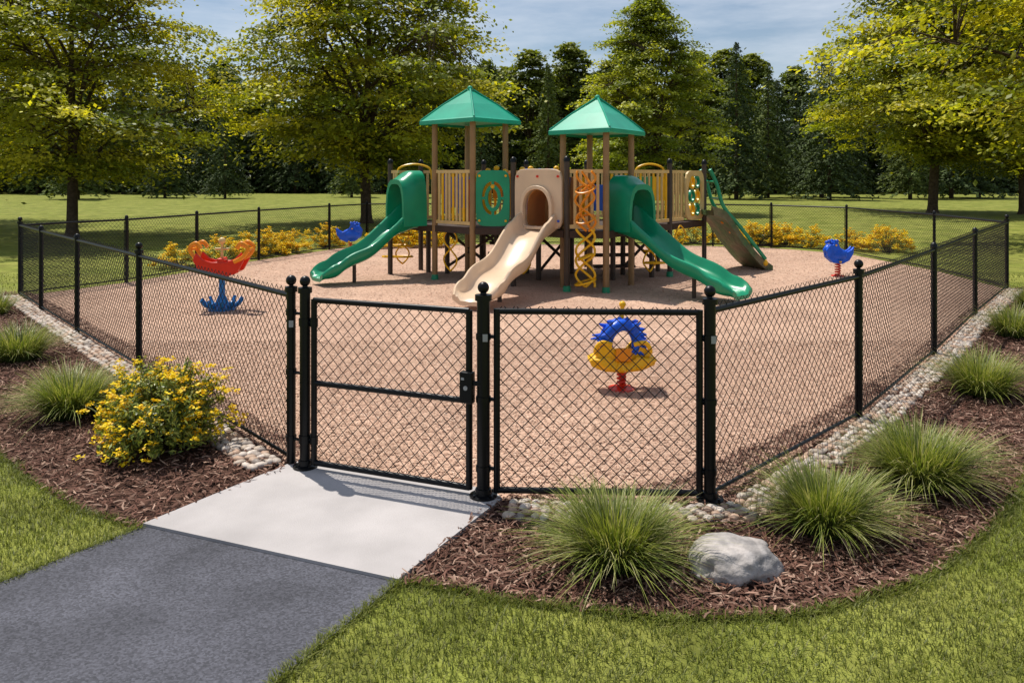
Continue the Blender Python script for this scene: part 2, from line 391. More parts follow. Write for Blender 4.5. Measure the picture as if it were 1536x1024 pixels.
# ------------------------------------------------------------------ play structure
ps=empty('playground_structure')
roofp,darkp,cap,deck,tan,yel,org,blu,red,grn,crm,feet,brn=[G() for _ in range(13)]
F1,L1,R1,K1=(-.706,14.3),(-1.46,15.07),(-.125,15.0),(-.88,15.77)
F2,L2,R2,K2=(1.58,13.37),(.90,14.05),(2.14,14.3),(1.46,14.95)
P3,P4=(.024,14.15),(.93,13.5)
A1,A2=(-2.43,15.9),(-1.9,16.6);B1,B2=(3.07,15.5),(4.03,16.7)
DZ=1.02
for q in(F1,L1,R1,K1): roofp.tube([(*q,0),(*q,2.95)],.055,12)
for q in(F2,L2,R2,K2): roofp.tube([(*q,0),(*q,2.74)],.055,12)
for q in(P3,P4,A1,A2,B1,B2,(2.6,17.2),(0.3,17.0),(-.6,16.9),(1.6,17.1)):
    darkp.tube([(*q,0),(*q,2.24)],.05,12);cap.lathe([(.057,-.03),(.057,.02),(.03,.06),(.005,.07)],(*q,2.24),12)
for q in(F1,L1,F2,P4,B1): feet.lathe([(.07,0),(.065,.09),(.052,.1)],(*q,.01),12)
for q in((-1.3,16),(.5,15),(.3,16),(1.2,16),(2.2,15.8),(3,16.4),(-.3,15.4),(1.9,15),(-.6,15.9),(1.0,15.2),(2.7,15.4),(-1.7,16.2)): darkp.tube([(*q,0),(*q,DZ)],.05,8)
for a_,b_ in(((-1.3,16),(-.3,15.4)),((.5,15),(1.2,16)),((2.2,15.8),(3,16.4)),((-.6,15.9),(.3,16))):
    darkp.tube([(*a_,.15),(*b_,.85)],.03,6);darkp.tube([(*a_,.85),(*b_,.15)],.03,6)
for k in range(4): deck.box((-.1+.02*k,15.9+.22*k,.2+.2*k),(.8,.24,.05),(1,.1));deck.box((2.0,15.6+.22*k,.2+.2*k),(.8,.24,.05),(1,.1))
DP=[A1,L1,F1,P3,P4,F2,R2,B1,B2,(2.6,17.2),(.3,17.0),A2]
deck.add([(x,y,DZ) for x,y in DP]+[(x,y,DZ-.09) for x,y in DP],[tuple(range(12)),tuple(range(23,11,-1))]+[(i,i+12,(i+1)%12+12,(i+1)%12) for i in range(12)])
for i in range(12):
    a=np.array(DP[i]);b=np.array(DP[(i+1)%12]);L=np.linalg.norm(b-a);m=(a+b)/2;u=b-a
    nn=np.array([u[1],-u[0]])/L
    brn.box((*(m+nn*.02),DZ-.04),(L-.1,.03,.12),u)
def pickets(gg,a,b,z0=DZ+.06,z1=2.08,n=None,w=.05,alt=None):
    a=np.array(a);b=np.array(b);L=np.linalg.norm(b-a);u=(b-a)/L;n=n or int((L-.12)/.105)
    for z in(z0+.03,z1-.03): gg.box((*((a+b)/2),z),(L-.1,.03,.06),u)
    for i in range(n):
        s=.09+(L-.18)*(i+.5)/n; (alt if alt is not None and i%3==1 else gg).box((*(a+u*s),(z0+z1)/2),(w,.022,z1-z0-.125),u)
pickets(tan,L1,F1,alt=yel);pickets(tan,A1,A2,n=5);pickets(tan,A2,(-.6,16.9));pickets(tan,(-.6,16.9),(.3,17.0),alt=yel);pickets(tan,(.3,17),(1.6,17.1));pickets(tan,(1.6,17.1),(2.6,17.2),alt=yel);pickets(tan,(2.6,17.2),B2)
pickets(tan,P4,F2,n=5);pickets(tan,R2,B1,n=8,alt=yel)
pickets(tan,A1,(-2.2,15.68),n=2)
def frame_uv(a,b): a=np.array(a);b=np.array(b);return a,(b-a)/np.linalg.norm(b-a),np.linalg.norm(b-a)
def sq(cx,cz,w,h,n=40,e=5,fl=None):
    out=[]
    for k in range(n):
        t=2*math.pi*k/n;c,s=math.cos(t),math.sin(t);r=1/((abs(c)**e+abs(s)**e)**(1/e));out.append((cx+w*r*c,cz+h*r*s))
    return out
a,u,L=frame_uv(B1,B2)
pickets(tan,B1,a+u*.62,n=4)
tan.ringp(sq(L*.70,1.57,.42,.5),sq(L*.70,1.57,.32,.40,e=2.4),.04,(*a,0),u)
for k in range(3):
    for j in range(2): (grn if (k+j)%2 else yel).ringp(sq(L*.62+j*.22,1.28+k*.28,.11,.13,e=2),sq(L*.62+j*.22,1.28+k*.28,.075,.09,e=2),.06,(*a,0),u)
a,u,L=frame_uv(F1,P3)
grn.ringp(sq(L/2,1.57,.31,.50,e=6),sq(L/2,1.57,.20,.30,e=2.2),.05,(*a,0),u)
grn.ringp(sq(L/2,1.57,.15,.24,e=2),sq(L/2,1.57,.09,.17,e=2),.05,(*a,0),u)
for s in(-1,1): grn.box((*(a+u*(L/2+s*.175)),1.57),(.06,.04,.05),u)
for z in(1.3,1.83): grn.box((*(a+u*L/2),z),(.05,.04,.10),u)
for s in(-1,1):
    for z in(1.17,1.97): yel.tube([(*(a+u*(L/2+s*.24)+np.array([u[1],-u[0]])*.02),z),(*(a+u*(L/2+s*.24)+np.array([u[1],-u[0]])*.045),z)],.022,10)
yel.ball((*(a+u*L/2),1.78),.045)
a,u,L=frame_uv(P3,P4);nrm=np.array([u[1],-u[0]])
N=48;outer=[];inner=[]
for k in range(N):
    t=2*math.pi*k/N-math.pi/2;c,s=math.cos(t),math.sin(t)
    r=1/((abs(c)**7+abs(s)**7)**(1/7));outer.append((L/2+(L/2-.07)*r*c,1.57+.52*r*s))
    e=2.2 if s>0 else 8
    r=1/((abs(c)**e+abs(s)**e)**(1/e));inner.append((L/2+.27*r*c,1.40+(.34 if s>0 else .30)*r*s))
crm.ringp(outer,inner,.06,(*(a+nrm*.03),0),u)
crm.ringp([(L/2+(x-L/2)*1.22,1.40+(z-1.40)*1.18) for x,z in inner],inner,.14,(*(a+nrm*.06),0),u)
for s in(-.42,.42,0): red.tube([(*(a+u*(L/2+s)+nrm*.06),1.96),(*(a+u*(L/2+s)+nrm*.08),1.96)],.022,10)
for s in(-.43,.43): blu.tube([(*(a+u*(L/2+s)+nrm*.06),1.2),(*(a+u*(L/2+s)+nrm*.08),1.2)],.02,10)
ti=[(x,z) for x,z in inner]
to=[(L/2+(x-L/2)*1.06,1.40+(z-1.40)*1.06) for x,z in inner]
org2=G();org2.ringp(to,ti,.55,(*(a-nrm*.31),0),u)
org2.box((*(a+u*L/2-nrm*.75),1.5),(.8,.03,.9),u)
def S(t): t=max(0,min(1,t));return t*t*(3-2*t)
def slide(gg,top,ex,w,zt=DZ+.02,ze=.2,wave=.045,h0=.42,h1=.17):
    top=np.array(top,float);ex=np.array(ex,float);d=ex-top;L=np.linalg.norm(d);d/=L;side=np.array([-d[1],d[0]])
    path=[]
    f=lambda q: 0 if q<.08 else (min((q-.08)/.76,1))
    for i in range(49):
        t=i/48
        s=np.mean([f(t+o) for o in np.linspace(-.09,.09,9)])
        z=zt+(ze-zt)*s+wave*math.sin((t-.1)*2*math.pi*1.9)*(1 if .12<t<.86 else .0)*S(min((t-.12)/.1,(.86-t)/.1,1))
        if t>.95: z-=.05*((t-.95)/.05)**2
        path.append((*(top+d*L*t),z))
    def ring(t):
        W=w/2*(1-.16*S((t-.94)/.06));h=h0+(h1-h0)*S(t/.28); h*=1-.55*S((t-.88)/.12)
        return [(-W,h),(-W-.035,h-.01),(-W-.045,h-.05),(-W-.02,0.0),(-W*.7,-.06),(0,-.065),(W*.7,-.06),(W+.02,0),(W+.045,h-.05),(W+.035,h-.01),(W,h),(W-.025,h-.035),(W-.05,.06),(W*.65,0.0),(0,-.005),(-W*.65,0),(-W+.05,.06),(-W+.025,h-.035)]
    V,F,m,N=gg.sweep(path,ring,side);F.append(tuple(range(m)));F.append(tuple((N-1)*m+k for k in range(m))[::-1]);gg.add(V,F)
    q=top+d*L*.62;darkp.tube([(*q,0),(*q,.42)],.035,8)
    return d,side
def hood(gg,top,d,side,w,ln=.42,hh=.98,back=.12,z=DZ):
    path=[(*(np.array(top)+d*s),z) for s in np.linspace(-back,ln,9)]
    def ring(t):
        W=w/2+.065;H=hh*(1-.16*S((t-.35)/.65));o=[];i_=[]
        for k in range(15):
            a=math.pi*k/14;c,s=math.cos(a),math.sin(a);r=1/((abs(c)**3.6+abs(s)**3.6)**(1/3.6))
            o.append((W*r*c,H*r*s));i_.append(((W-.06)*r*c,(H-.09)*r*s))
        return o+i_[::-1]
    V,F,m,N=gg.sweep(path,ring,side)
    F+=[(k,k+1,m-2-k,m-1-k) for k in range(14)]+[((N-1)*m+m-1-k,(N-1)*m+m-2-k,(N-1)*m+k+1,(N-1)*m+k) for k in range(14)]
    gg.add(V,F)
sg1,sg2,sc=G(),G(),G()
t1=(-1.93,15.38);d,s=slide(sg1,t1,(-3.50,14.22),.58,ze=.2,h1=.19);hood(sg1,t1,d,s,.60,ln=.38,hh=1.05)
t2=(1.96,13.86);d,s=slide(sg2,t2,(3.52,12.15),.56,ze=.2,h1=.19);hood(sg2,t2,d,s,.58,ln=.40,hh=.96)
t3=np.array([.477,13.825])+np.array([-.45,-.89])*.02
d,s=slide(sc,t3,(-.60,11.55),.64,ze=.2,h0=.30,h1=.20,wave=.06)
sg1.obj('green_slide',M_green,ps,angle=60);sg2.obj('green_slide',M_green,ps,angle=60);sc.obj('cream_slide',M_cream,ps,angle=60)
def wavy(gg,x,y,z0,z1,amp,ph,u,r=.014,n=30,cyc=2.5):
    P=[(x+u[0]*amp*math.sin(ph+cyc*2*math.pi*i/n),y+u[1]*amp*math.sin(ph+cyc*2*math.pi*i/n)-.02*math.cos(ph+i),z0+(z1-z0)*i/n) for i in range(n+1)]
    gg.tube(P,r,7)
a,u,L=frame_uv(P4,F2);m=(np.array(P4)+np.array(F2))/2+np.array([u[1],-u[0]])*.16
for ph in(0,math.pi,1.3): wavy(yel,m[0],m[1],.12,1.08,.16,ph,u,.021,cyc=1.2)
for ph,am in((.3,.17),(3.0,.15),(1.7,.09)): wavy(org,m[0],m[1],1.05,2.05,am,ph,u,.021,cyc=1.35)
for z,rr_ in((.2,.17),(.62,.12)): yel.tube([(m[0]+rr_*math.cos(t),m[1]+rr_*math.sin(t),z+.05*math.cos(t)) for t in np.linspace(0,6.283,17)[:-1]],.018,7,closed=True)
for z in(1.25,1.75): org.tube([(m[0]+.16*math.cos(t),m[1]+.15*math.sin(t),z+.07*math.sin(t+.6)) for t in np.linspace(0,6.283,17)[:-1]],.018,7,closed=True)
for (x,y,uu) in((2.55,14.75,(1,.6)),(-2.2,16.0,(1,.2)),(-1.15,14.85,(1,-.8)),(3.3,15.6,(1,1)),(.2,14.4,(1,-.5))):
    for ph in(0,math.pi): wavy(yel,x,y,.2,1.0,.13,ph,uu,.016,cyc=1)
for k in range(3):
    yel.tube([(-2.3+.3*math.cos(t),16.0+.1*math.sin(t),.35+k*.22) for t in np.linspace(0,6.283,17)[:-1]],.02,7,closed=True)
    yel.tube([(2.65+.2*math.cos(t),14.85+.1*math.sin(t),.35+k*.22) for t in np.linspace(0,6.283,17)[:-1]],.018,7,closed=True)
blu.box((-1.0,15.5,1.65),(.5,.05,.6),(1,-.4));yel.box((-.55,15.4,1.6),(.28,.06,.8),(1,.3));red.tube([(-.8,15.2,1.1),(-.8,15.2,1.9)],.05,10)
blu.tube([(.95,14.3,1.15),(1.0,14.3,1.95)],.05,10);yel.box((1.2,14.7,1.6),(.4,.05,.7),(1,-.2));blu.box((1.55,15.2,1.55),(.5,.05,.5),(1,.3))
grn.box((2.6,15.9,1.6),(.5,.05,.7),(1,.6));yel.box((3.0,16.6,1.7),(.5,.05,.5),(1,.3));org.box((-.1,16.6,1.75),(.6,.05,.5),(1,0))
for i in range(9): yel.ball((-.45+i*.16,14.9+.05*(i%2),2.06+.05*math.sin(i*1.7)),.055)
for i in range(7): (blu if i%2 else yel).tube([(-1.5+i*.13,16.2,1.2),(-1.5+i*.13,16.2,2.0)],.03,8)
for i in range(5): (red if i%2 else blu).tube([(.3+i*.13,15.9,1.2),(.3+i*.13,15.9,2.12)],.03,8)
# yellow arch rails above the back panels
for x0,x1,y in((-2.3,-1.6,15.9),(2.4,3.0,15.6)):
    yel.tube(catmull([(x0,y,1.9),(x0+.05,y,2.12),((x0+x1)/2,y,2.2),(x1-.05,y,2.12),(x1,y,1.9)],5),.022,7)
rw=G()
path=[tuple(p) for p in catmull([(3.95,16.5,1.25),(4.25,16.62,1.12),(4.6,16.75,.66),(5.0,16.9,.22),(5.3,17.0,0.0)],8)]
V,F,mm,NN=rw.sweep(path,lambda t:[(-.45,.10),(-.45,-.08),(.45,-.08),(.45,.10),(.36,.10),(.34,.02),(-.34,.02),(-.36,.10)],(-.3,1));F.append(tuple(range(mm)));F.append(tuple((NN-1)*mm+k for k in range(mm))[::-1]);rw.add(V,F)
rw.obj('climbing_wall',M_rockwall,ps,angle=50)
for oy in(0,.8): grn.tube(catmull([(4.0,16.1+oy,2.1),(4.15,16.15+oy,1.8),(4.3,16.2+oy,1.35),(4.65,16.3+oy,.95),(5.25,16.5+oy,.25)],6),.04,8)
for z0,x0 in((1.85,4.12),(1.5,4.24)): grn.tube([(x0,16.15,z0),(x0,16.95,z0)],.025,6)
for i in range(4): yel.ball((5.25+.05*i,16.55+.15*i,.16-.02*i),.07)
for i in range(5): org.ball((4.35+.18*i,16.45+.04*i,1.02-.2*i),.045)
def roof(name,posts,ze,za,s):
    c=np.mean(np.array(posts),axis=0);g=G();order=posts
    n=len(order)
    lv=[(s*.99,ze-.075),(s,ze-.06),(s,ze),(s*.96,ze+.02),(s*.55,ze+(za-ze)*.50),(.10,za-.03),(.06,za)]
    for k,(sc_,z) in enumerate(lv):
        for q in order: g.V.append((*(c+(np.array(q)-c)*sc_),z))
    for k in range(len(lv)-1):
        for i in range(n): g.F.append((k*n+i,k*n+(i+1)%n,(k+1)*n+(i+1)%n,(k+1)*n+i))
    g.F.append(tuple((len(lv)-1)*n+i for i in range(n)))
    b=len(g.V)
    for q in order: g.V.append((*(c+(np.array(q)-c)*s*.985),ze-.03))
    g.F.append((b+3,b+2,b+1,b))
    for q in order:
        g.tube([(*(c+(np.array(q)-c)*s*.97),ze+.02),(*(c+(np.array(q)-c)*s*.55),ze+(za-ze)*.50+.004),(*(c+(np.array(q)-c)*.08),za)],.018,6)
    g.ball((*c,za+.02),.05)
    g.obj(name,M_roof,ps,smooth=False)
roof('tower_roof',[F1,R1,K1,L1],3.00,3.60,1.44)
roof('tower_roof',[F2,R2,K2,L2],2.76,3.34,1.42)
for a_,b_ in((R1,K1),(K1,L1),(L2,K2)):
    tan.tube([(*a_,2.05),(*b_,2.05)],.02,8)
roofp.obj('roof_posts',M_post,ps);darkp.obj('platform_posts',M_dkpost,ps);cap.obj('post_caps',M_black,ps);deck.obj('deck',M_deck,ps,smooth=False);brn.obj('deck_skirt',M_deck,ps,smooth=False)
tan.obj('picket_panels',M_tan,ps,smooth=False);yel.obj('yellow_climbers',M_yel,ps);org.obj('orange_loops',M_org,ps);blu.obj('blue_panels',M_blue,ps);red.obj('red_parts',M_red,ps)
grn.obj('green_panels',M_green,ps,smooth=False,bevel=.006);crm.obj('cream_arch_panel',M_cream,ps,smooth=True,bevel=.008,angle=35);feet.obj('post_feet',M_green,ps);org2.obj('tunnel',M_brown,ps)

# ------------------------------------------------------------------ spring riders
def spring(gg,o,z0,z1,r=.055,w=.013,turn=5):
    gg.tube([(o[0]+r*math.cos(t),o[1]+r*math.sin(t),z0+(z1-z0)*t/(turn*6.283)) for t in np.linspace(0,turn*6.283,turn*12)],w,6)
def rider_post(par,o,mat_,z1,r=.055):
    g=G();spring(g,o,.02,z1,r);g.lathe([(.13,0),(.12,.02),(.03,.03)],(*o,.005),16);g.obj('spring',mat_,par)
o=(1.01,7.35);r1=empty('spring_rider')
rider_post(r1,o,M_red,.2,.035)
g=G();g.tube([(*o,0),(*o,.26)],.022,10);g.obj('stem',M_red,r1)
g=G()
pts=[(-.31,.30),(-.29,.25),(-.17,.2),(0,.185),(.17,.2),(.29,.25),(.31,.30),(.24,.33),(.21,.42),(.13,.46),(.06,.37),(0,.34),(-.06,.37),(-.13,.46),(-.21,.42),(-.24,.33)]
for off in(-.09,.09): g.extr(pts,.045,(o[0],o[1]+off,0),(1,.1))
# feather-like yellow fans
for k in range(13):
    t=-1.35+2.7*k/12;dx,dz=math.sin(t),-math.cos(t)*.45
    g.tube([(o[0]+dx*.12,o[1]-.12,.33+dz*.1),(o[0]+dx*.22,o[1]-.145,.32+dz*.22),(o[0]+dx*.31,o[1]-.12,.33+dz*.30)],[.02,.032,.008],7)
for sx in(-1,1):
    g.ball((o[0]+sx*.22,o[1],.29),.085,(1.1,1.5,.55))
    g.tube(catmull([(o[0]+sx*.1,o[1]-.1,.44),(o[0]+sx*.2,o[1]-.12,.46),(o[0]+sx*.25,o[1]-.1,.38),(o[0]+sx*.2,o[1]-.1,.33)],5),.022,8)
g.tube([(o[0],o[1],.6),(o[0]+.01,o[1],.80)],.02,8);g.ball((o[0]+.01,o[1],.79),.032)
g.tube([(o[0]-.07,o[1],.73),(o[0]+.09,o[1],.73)],.014,8)
g.obj('yellow_shell',M_yel,r1,bevel=.01)
g=G()
for off,rx,rz,ph in((-.05,.13,.15,-.75),(.07,.15,.14,-.5)):
    arc=[(o[0]+rx*math.cos(t),o[1]+off+.03*math.sin(2*t),.46+rz*math.sin(t)) for t in np.linspace(ph,math.pi-ph,26)]
    g.tube(arc,[.036+.02*math.sin(i/25*math.pi) for i in range(26)],12)
rs=np.random.default_rng(3)
for i in range(30):   # spiky mane tufts
    t=-.8+(math.pi+1.6)*i/29+rs.normal(0,.04);y0=o[1]-.06+.06*(i%3);l=rs.uniform(.22,.285);b=t+rs.uniform(-.28,.28)
    g.tube([(o[0]+.13*math.cos(t),y0,.46+.14*math.sin(t)),(o[0]+.19*math.cos(b),y0-.02,.46+.19*math.sin(b)),(o[0]+l*math.cos(b),y0-.03,.45+l*.9*math.sin(b))],[.034,.026,.006],7)
g.obj('blue_horseshoe_body',M_blue,r1)
g=G();g.box((o[0]+.0,o[1]-.15,.36),(.14,.03,.12));g.obj('orange_plate',M_org,r1,bevel=.01)
o=(-4.26,11.7);r2=empty('spring_rider')
g=G();g.tube([(*o,.02),(*o,.5)],.045,12)
for k in range(10):
    t=k*.628;g.tube(catmull([(o[0],o[1],.12),(o[0]+.2*math.cos(t),o[1]+.2*math.sin(t),.07),(o[0]+.3*math.cos(t),o[1]+.3*math.sin(t),.17)],4),.026,7)
g.lathe([(.2,0),(.2,.05),(.1,.10),(.06,.2),(.045,.22)],(*o,0),16);g.obj('blue_base',M_teal,r2)
g=G();pts=[(-.32,.86),(-.36,.75),(-.27,.58),(-.12,.50),(.12,.50),(.27,.58),(.36,.75),(.32,.86),(.22,.76),(.1,.72),(-.1,.72),(-.22,.76)]
for off in(-.13,.13): g.extr(pts,.05,(o[0],o[1]+off,0),(1,.15))
g.box((o[0],o[1],.58),(.5,.28,.05),(1,.15));g.box((o[0],o[1],.7),(.1,.28,.14),(1,.15));g.obj('red_body',M_red,r2,bevel=.012)
g=G()
for sx in(-1,1):
    for off in(-.13,.13):
        g.tube(catmull([(o[0]+sx*.22,o[1]+off,.72),(o[0]+sx*.36,o[1]+off,.80),(o[0]+sx*.42,o[1]+off,.92),(o[0]+sx*.33,o[1]+off,.99),(o[0]+sx*.26,o[1]+off,.92)],5),[.03]*11+[.034]*10,8)
    g.tube([(o[0]+sx*.42,o[1]-.15,.9),(o[0]+sx*.42,o[1]+.15,.9)],.022,8)
g.obj('yellow_curls',M_org,r2)
g=G();g.tube([(*o,.6),(*o,1.0)],.02,8);g.ball((*o,1.02),.05);g.tube([(o[0]-.1,o[1],.9),(o[0]+.1,o[1],.9)],.016,8);g.obj('handle',M_tan,r2)
def whale(o,s=1,fl=1):
    r=empty('spring_rider');rider_post(r,o,M_red,.26,.05)
    pts=[(-.27,.50),(-.24,.36),(-.12,.26),(.06,.24),(.2,.30),(.28,.42),(.30,.56),(.24,.50),(.16,.46),(.06,.5),(.0,.56),(-.04,.66),(-.1,.70),(-.12,.60),(-.2,.60)]
    pts=[(x*fl*s,z*s) for x,z in pts]
    if fl<0: pts=pts[::-1]
    g=G()
    for off in(-.07,.07): g.extr(pts,.06,(o[0],o[1]+off,0),(1,.2))
    g.ball((o[0]-.03*fl,o[1],.40*s),.17*s,(1.25,.8,.8));g.ball((o[0]-.17*fl,o[1],.5*s),.1*s,(1,.9,.95))
    for k in range(5): g.ball((o[0]+(-.24+k*.05)*fl,o[1]-.06,(.64+.02*math.sin(k*2))*s),.035)
    g.obj('whale_body',M_blue,r,bevel=.014)
    g=G();g.tube([(o[0]-.08*fl,o[1]-.14,.62),(o[0]-.08*fl,o[1]+.14,.62)],.016,8);g.tube([(o[0],o[1]-.16,.3),(o[0],o[1]+.16,.3)],.018,8);g.obj('handles',M_yel,r)
whale((6.38,15.6),1.05);whale((-4.15,20.4),1.15,-1)

# ------------------------------------------------------------------ vegetation
def ribbons(root,az,L,lean,droop,W,seg,c0,c1):
    n=len(root);V=np.zeros((n,seg+1,2,3));C=np.zeros((n,seg+1,2,3));h=np.c_[np.cos(az),np.sin(az)];s=np.c_[-np.sin(az),np.cos(az)]
    for k in range(seg+1):
        t=k/seg
        hd=L*(np.sin(lean)*t+.45*droop*t*t);z=L*(np.cos(lean)*t-.5*droop*t**2.2)
        w=W*(1-t)**.7*.5+.0002
        cx=root[:,0]+h[:,0]*hd;cy=root[:,1]+h[:,1]*hd
        for j,sg in enumerate((-1,1)):
            V[:,k,j,0]=cx+sg*s[:,0]*w;V[:,k,j,1]=cy+sg*s[:,1]*w;V[:,k,j,2]=np.maximum(root[:,2]+z,.003)
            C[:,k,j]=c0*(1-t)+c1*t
    b=(np.arange(n)*(seg+1)*2)[:,None,None];q=np.array([[2*k,2*k+1,2*k+3,2*k+2] for k in range(seg)])[None]
    return V.reshape(-1,3),(b+q).reshape(-1,4),C.reshape(-1,3)
def lawn_blades(name,n,x0,x1,y0,y1,h0,h1,w0,w1):
    X=rng.uniform(x0,x1,n);Y=rng.uniform(y0,y1,n)
    bad=np.zeros(n,bool)
    for Pn in(bed_r,bed_l,path_poly,play_poly,pad_poly): bad|=inpoly(X,Y,Pn)
    bad|=(np.abs(X)>Y*.80+.6)
    X,Y=X[~bad],Y[~bad];m=len(X)
    cl=.5+.5*np.sin(X*3.1+1.3*np.sin(Y*2.3))*np.sin(Y*4.1+X)
    cl2=.5+.5*np.sin(X*9.1+2*np.sin(Y*7.3))*np.sin(Y*11.1+X*3)
    root=np.c_[X,Y,np.zeros(m)]
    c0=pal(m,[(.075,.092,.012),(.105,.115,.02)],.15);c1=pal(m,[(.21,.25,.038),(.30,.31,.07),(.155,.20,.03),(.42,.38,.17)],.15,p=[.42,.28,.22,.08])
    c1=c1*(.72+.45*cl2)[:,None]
    V,F,C=ribbons(root,rng.uniform(0,6.283,m),rng.uniform(h0,h1,m)*(.75+.25*cl+.2*cl2),rng.uniform(.05,.8,m),rng.uniform(.1,.8,m),rng.uniform(w0,w1,m),2,c0,c1)
    mesh_obj(name,V,F,M_blade,lawn,cols=C)
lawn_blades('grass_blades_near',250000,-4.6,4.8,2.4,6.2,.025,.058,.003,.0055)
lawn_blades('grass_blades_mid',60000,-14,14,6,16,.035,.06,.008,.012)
def edge_blades(name,P,n):
    P=np.array(P,float);seg=np.linalg.norm(np.diff(P,axis=0),axis=1);cs=np.r_[0,np.cumsum(seg)];s=rng.uniform(0,cs[-1],n);i=np.clip(np.searchsorted(cs,s)-1,0,len(seg)-1);f=(s-cs[i])/seg[i]
    wob=.02*np.sin(s*9)+.012*np.sin(s*23)
    Q=P[i]*(1-f)[:,None]+P[i+1]*f[:,None]+rng.normal(0,.014,(n,2))+wob[:,None]*.6;root=np.c_[Q,np.zeros(n)]
    c0=pal(n,[(.075,.092,.012)],.15);c1=pal(n,[(.20,.235,.036),(.28,.29,.07)],.2)
    V,F,C=ribbons(root,rng.uniform(0,6.283,n),rng.uniform(.03,.065,n),rng.uniform(.1,1.0,n),rng.uniform(.2,.9,n),rng.uniform(.003,.0055,n),2,c0,c1);mesh_obj(name,V,F,M_blade,lawn,cols=C)
edge_blades('grass_edge_r',bed_r[1:60],9000);edge_blades('grass_edge_l',bed_l[2:40],6000);edge_blades('grass_edge_path',[(-.551,3.853),(-.918,3.109),(-1.5,1.93)],2500);edge_blades('grass_edge_path_l',[(-2.07,4.47),(-2.477,3.853),(-3.3,2.5)],2500)

def tuft(loc,R,H,n,seed):
    rg=np.random.default_rng(seed);az=rg.uniform(0,6.283,n);rr=np.sqrt(rg.uniform(0,1,n))*R*.42
    az2=az+rg.normal(0,.4,n);root=np.c_[rr*np.cos(az),rr*np.sin(az),np.zeros(n)]
    q=rg.uniform(0,1,n);side=1+.10*np.sin(az*3+seed)
    lean=.05+.72*q**.9*(.35+.65*rr/(R*.42));L=H*rg.uniform(.7,1.12,n)*(1+.12*q)*side;dr=rg.uniform(.3,1.0,n)*(.55+.8*q)
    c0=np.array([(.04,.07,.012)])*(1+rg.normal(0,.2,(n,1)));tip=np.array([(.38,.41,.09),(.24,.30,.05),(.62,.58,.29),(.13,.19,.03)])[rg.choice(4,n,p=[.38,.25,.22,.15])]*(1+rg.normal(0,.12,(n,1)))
    V,F,C=ribbons(root,az2,L,lean,dr,rg.uniform(.0045,.0080,n),6,np.clip(c0,.003,1),np.clip(tip,.01,1))
    o=mesh_obj('ornamental_grass',V,F,M_tuft,cols=C);o.location=(loc[0],loc[1],.005);return o
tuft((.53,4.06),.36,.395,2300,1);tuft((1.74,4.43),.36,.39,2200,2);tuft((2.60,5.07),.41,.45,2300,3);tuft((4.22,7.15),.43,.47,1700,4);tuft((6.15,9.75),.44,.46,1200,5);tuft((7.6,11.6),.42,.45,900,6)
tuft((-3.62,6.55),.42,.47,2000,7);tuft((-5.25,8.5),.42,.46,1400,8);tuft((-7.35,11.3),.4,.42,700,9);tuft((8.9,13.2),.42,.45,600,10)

def leafquads(c,nrm,size,asp=.55):
    n=len(c);nrm=nrm/np.linalg.norm(nrm,axis=1)[:,None];r=rng.normal(size=(n,3));a=np.cross(nrm,r);a/=np.linalg.norm(a,axis=1)[:,None];b=np.cross(nrm,a)
    s=size[:,None];V=np.stack([c-a*s*.5,c+b*s*.5*asp,c+a*s*.5,c-b*s*.5*asp],1)
    return V.reshape(-1,3),np.arange(n*4).reshape(n,4)
def shrub_meshes(seed,R,H,nl,nf,fs=1):
    rg=np.random.default_rng(seed)
    ns=max(60,nl//45);st=rg.uniform(0,6.283,ns);sp=np.arccos(1-rg.uniform(0,.97,ns));sl=rg.uniform(.78,1.12,ns)*(1+.1*np.sin(3*st+seed))
    tip=np.c_[R*sl*np.sin(sp)*np.cos(st),R*sl*np.sin(sp)*np.sin(st),.05+H*.9*sl*np.cos(sp)]
    k=rg.integers(0,ns,nl);t=rg.uniform(.4,1,nl)**.7
    c=tip[k]*t[:,None];c[:,2]+=.12*H*np.sin(t*3.14);c+=rg.normal(0,.022,(nl,3));c[:,2]=np.maximum(c[:,2],.02)
    nr=c/np.array([R,R,H])+rg.normal(0,.6,(nl,3))+np.array([0,0,.3])
    V,F=leafquads(c,nr,rg.uniform(.025,.055,nl),.32)
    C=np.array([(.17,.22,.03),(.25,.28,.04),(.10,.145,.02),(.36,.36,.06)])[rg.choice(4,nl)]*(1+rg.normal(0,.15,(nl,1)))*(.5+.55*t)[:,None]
    kk=rg.integers(0,ns,nf);fc=tip[kk]*rg.uniform(.97,1.12,(nf,1))+rg.normal(0,.03,(nf,3));fc[:,2]=np.maximum(fc[:,2]+.015,.05)
    m=12;pc=(fc[:,None]+rg.normal(0,.013*fs,(nf,m,3))*np.array([1.3,1.3,.6])).reshape(-1,3);V2,F2=leafquads(pc,rg.normal(0,.45,(nf*m,3))+np.array([0,0,1.]),rg.uniform(.018,.032,nf*m)*fs,.8)
    C2=np.array([(.88,.62,.01),(.92,.72,.02),(.8,.48,.01)])[rg.choice(3,nf*m)]
    return (V,F,np.repeat(np.clip(C,.003,1),4,axis=0)),(V2,F2,np.repeat(C2,4,axis=0)),tip
SH={}
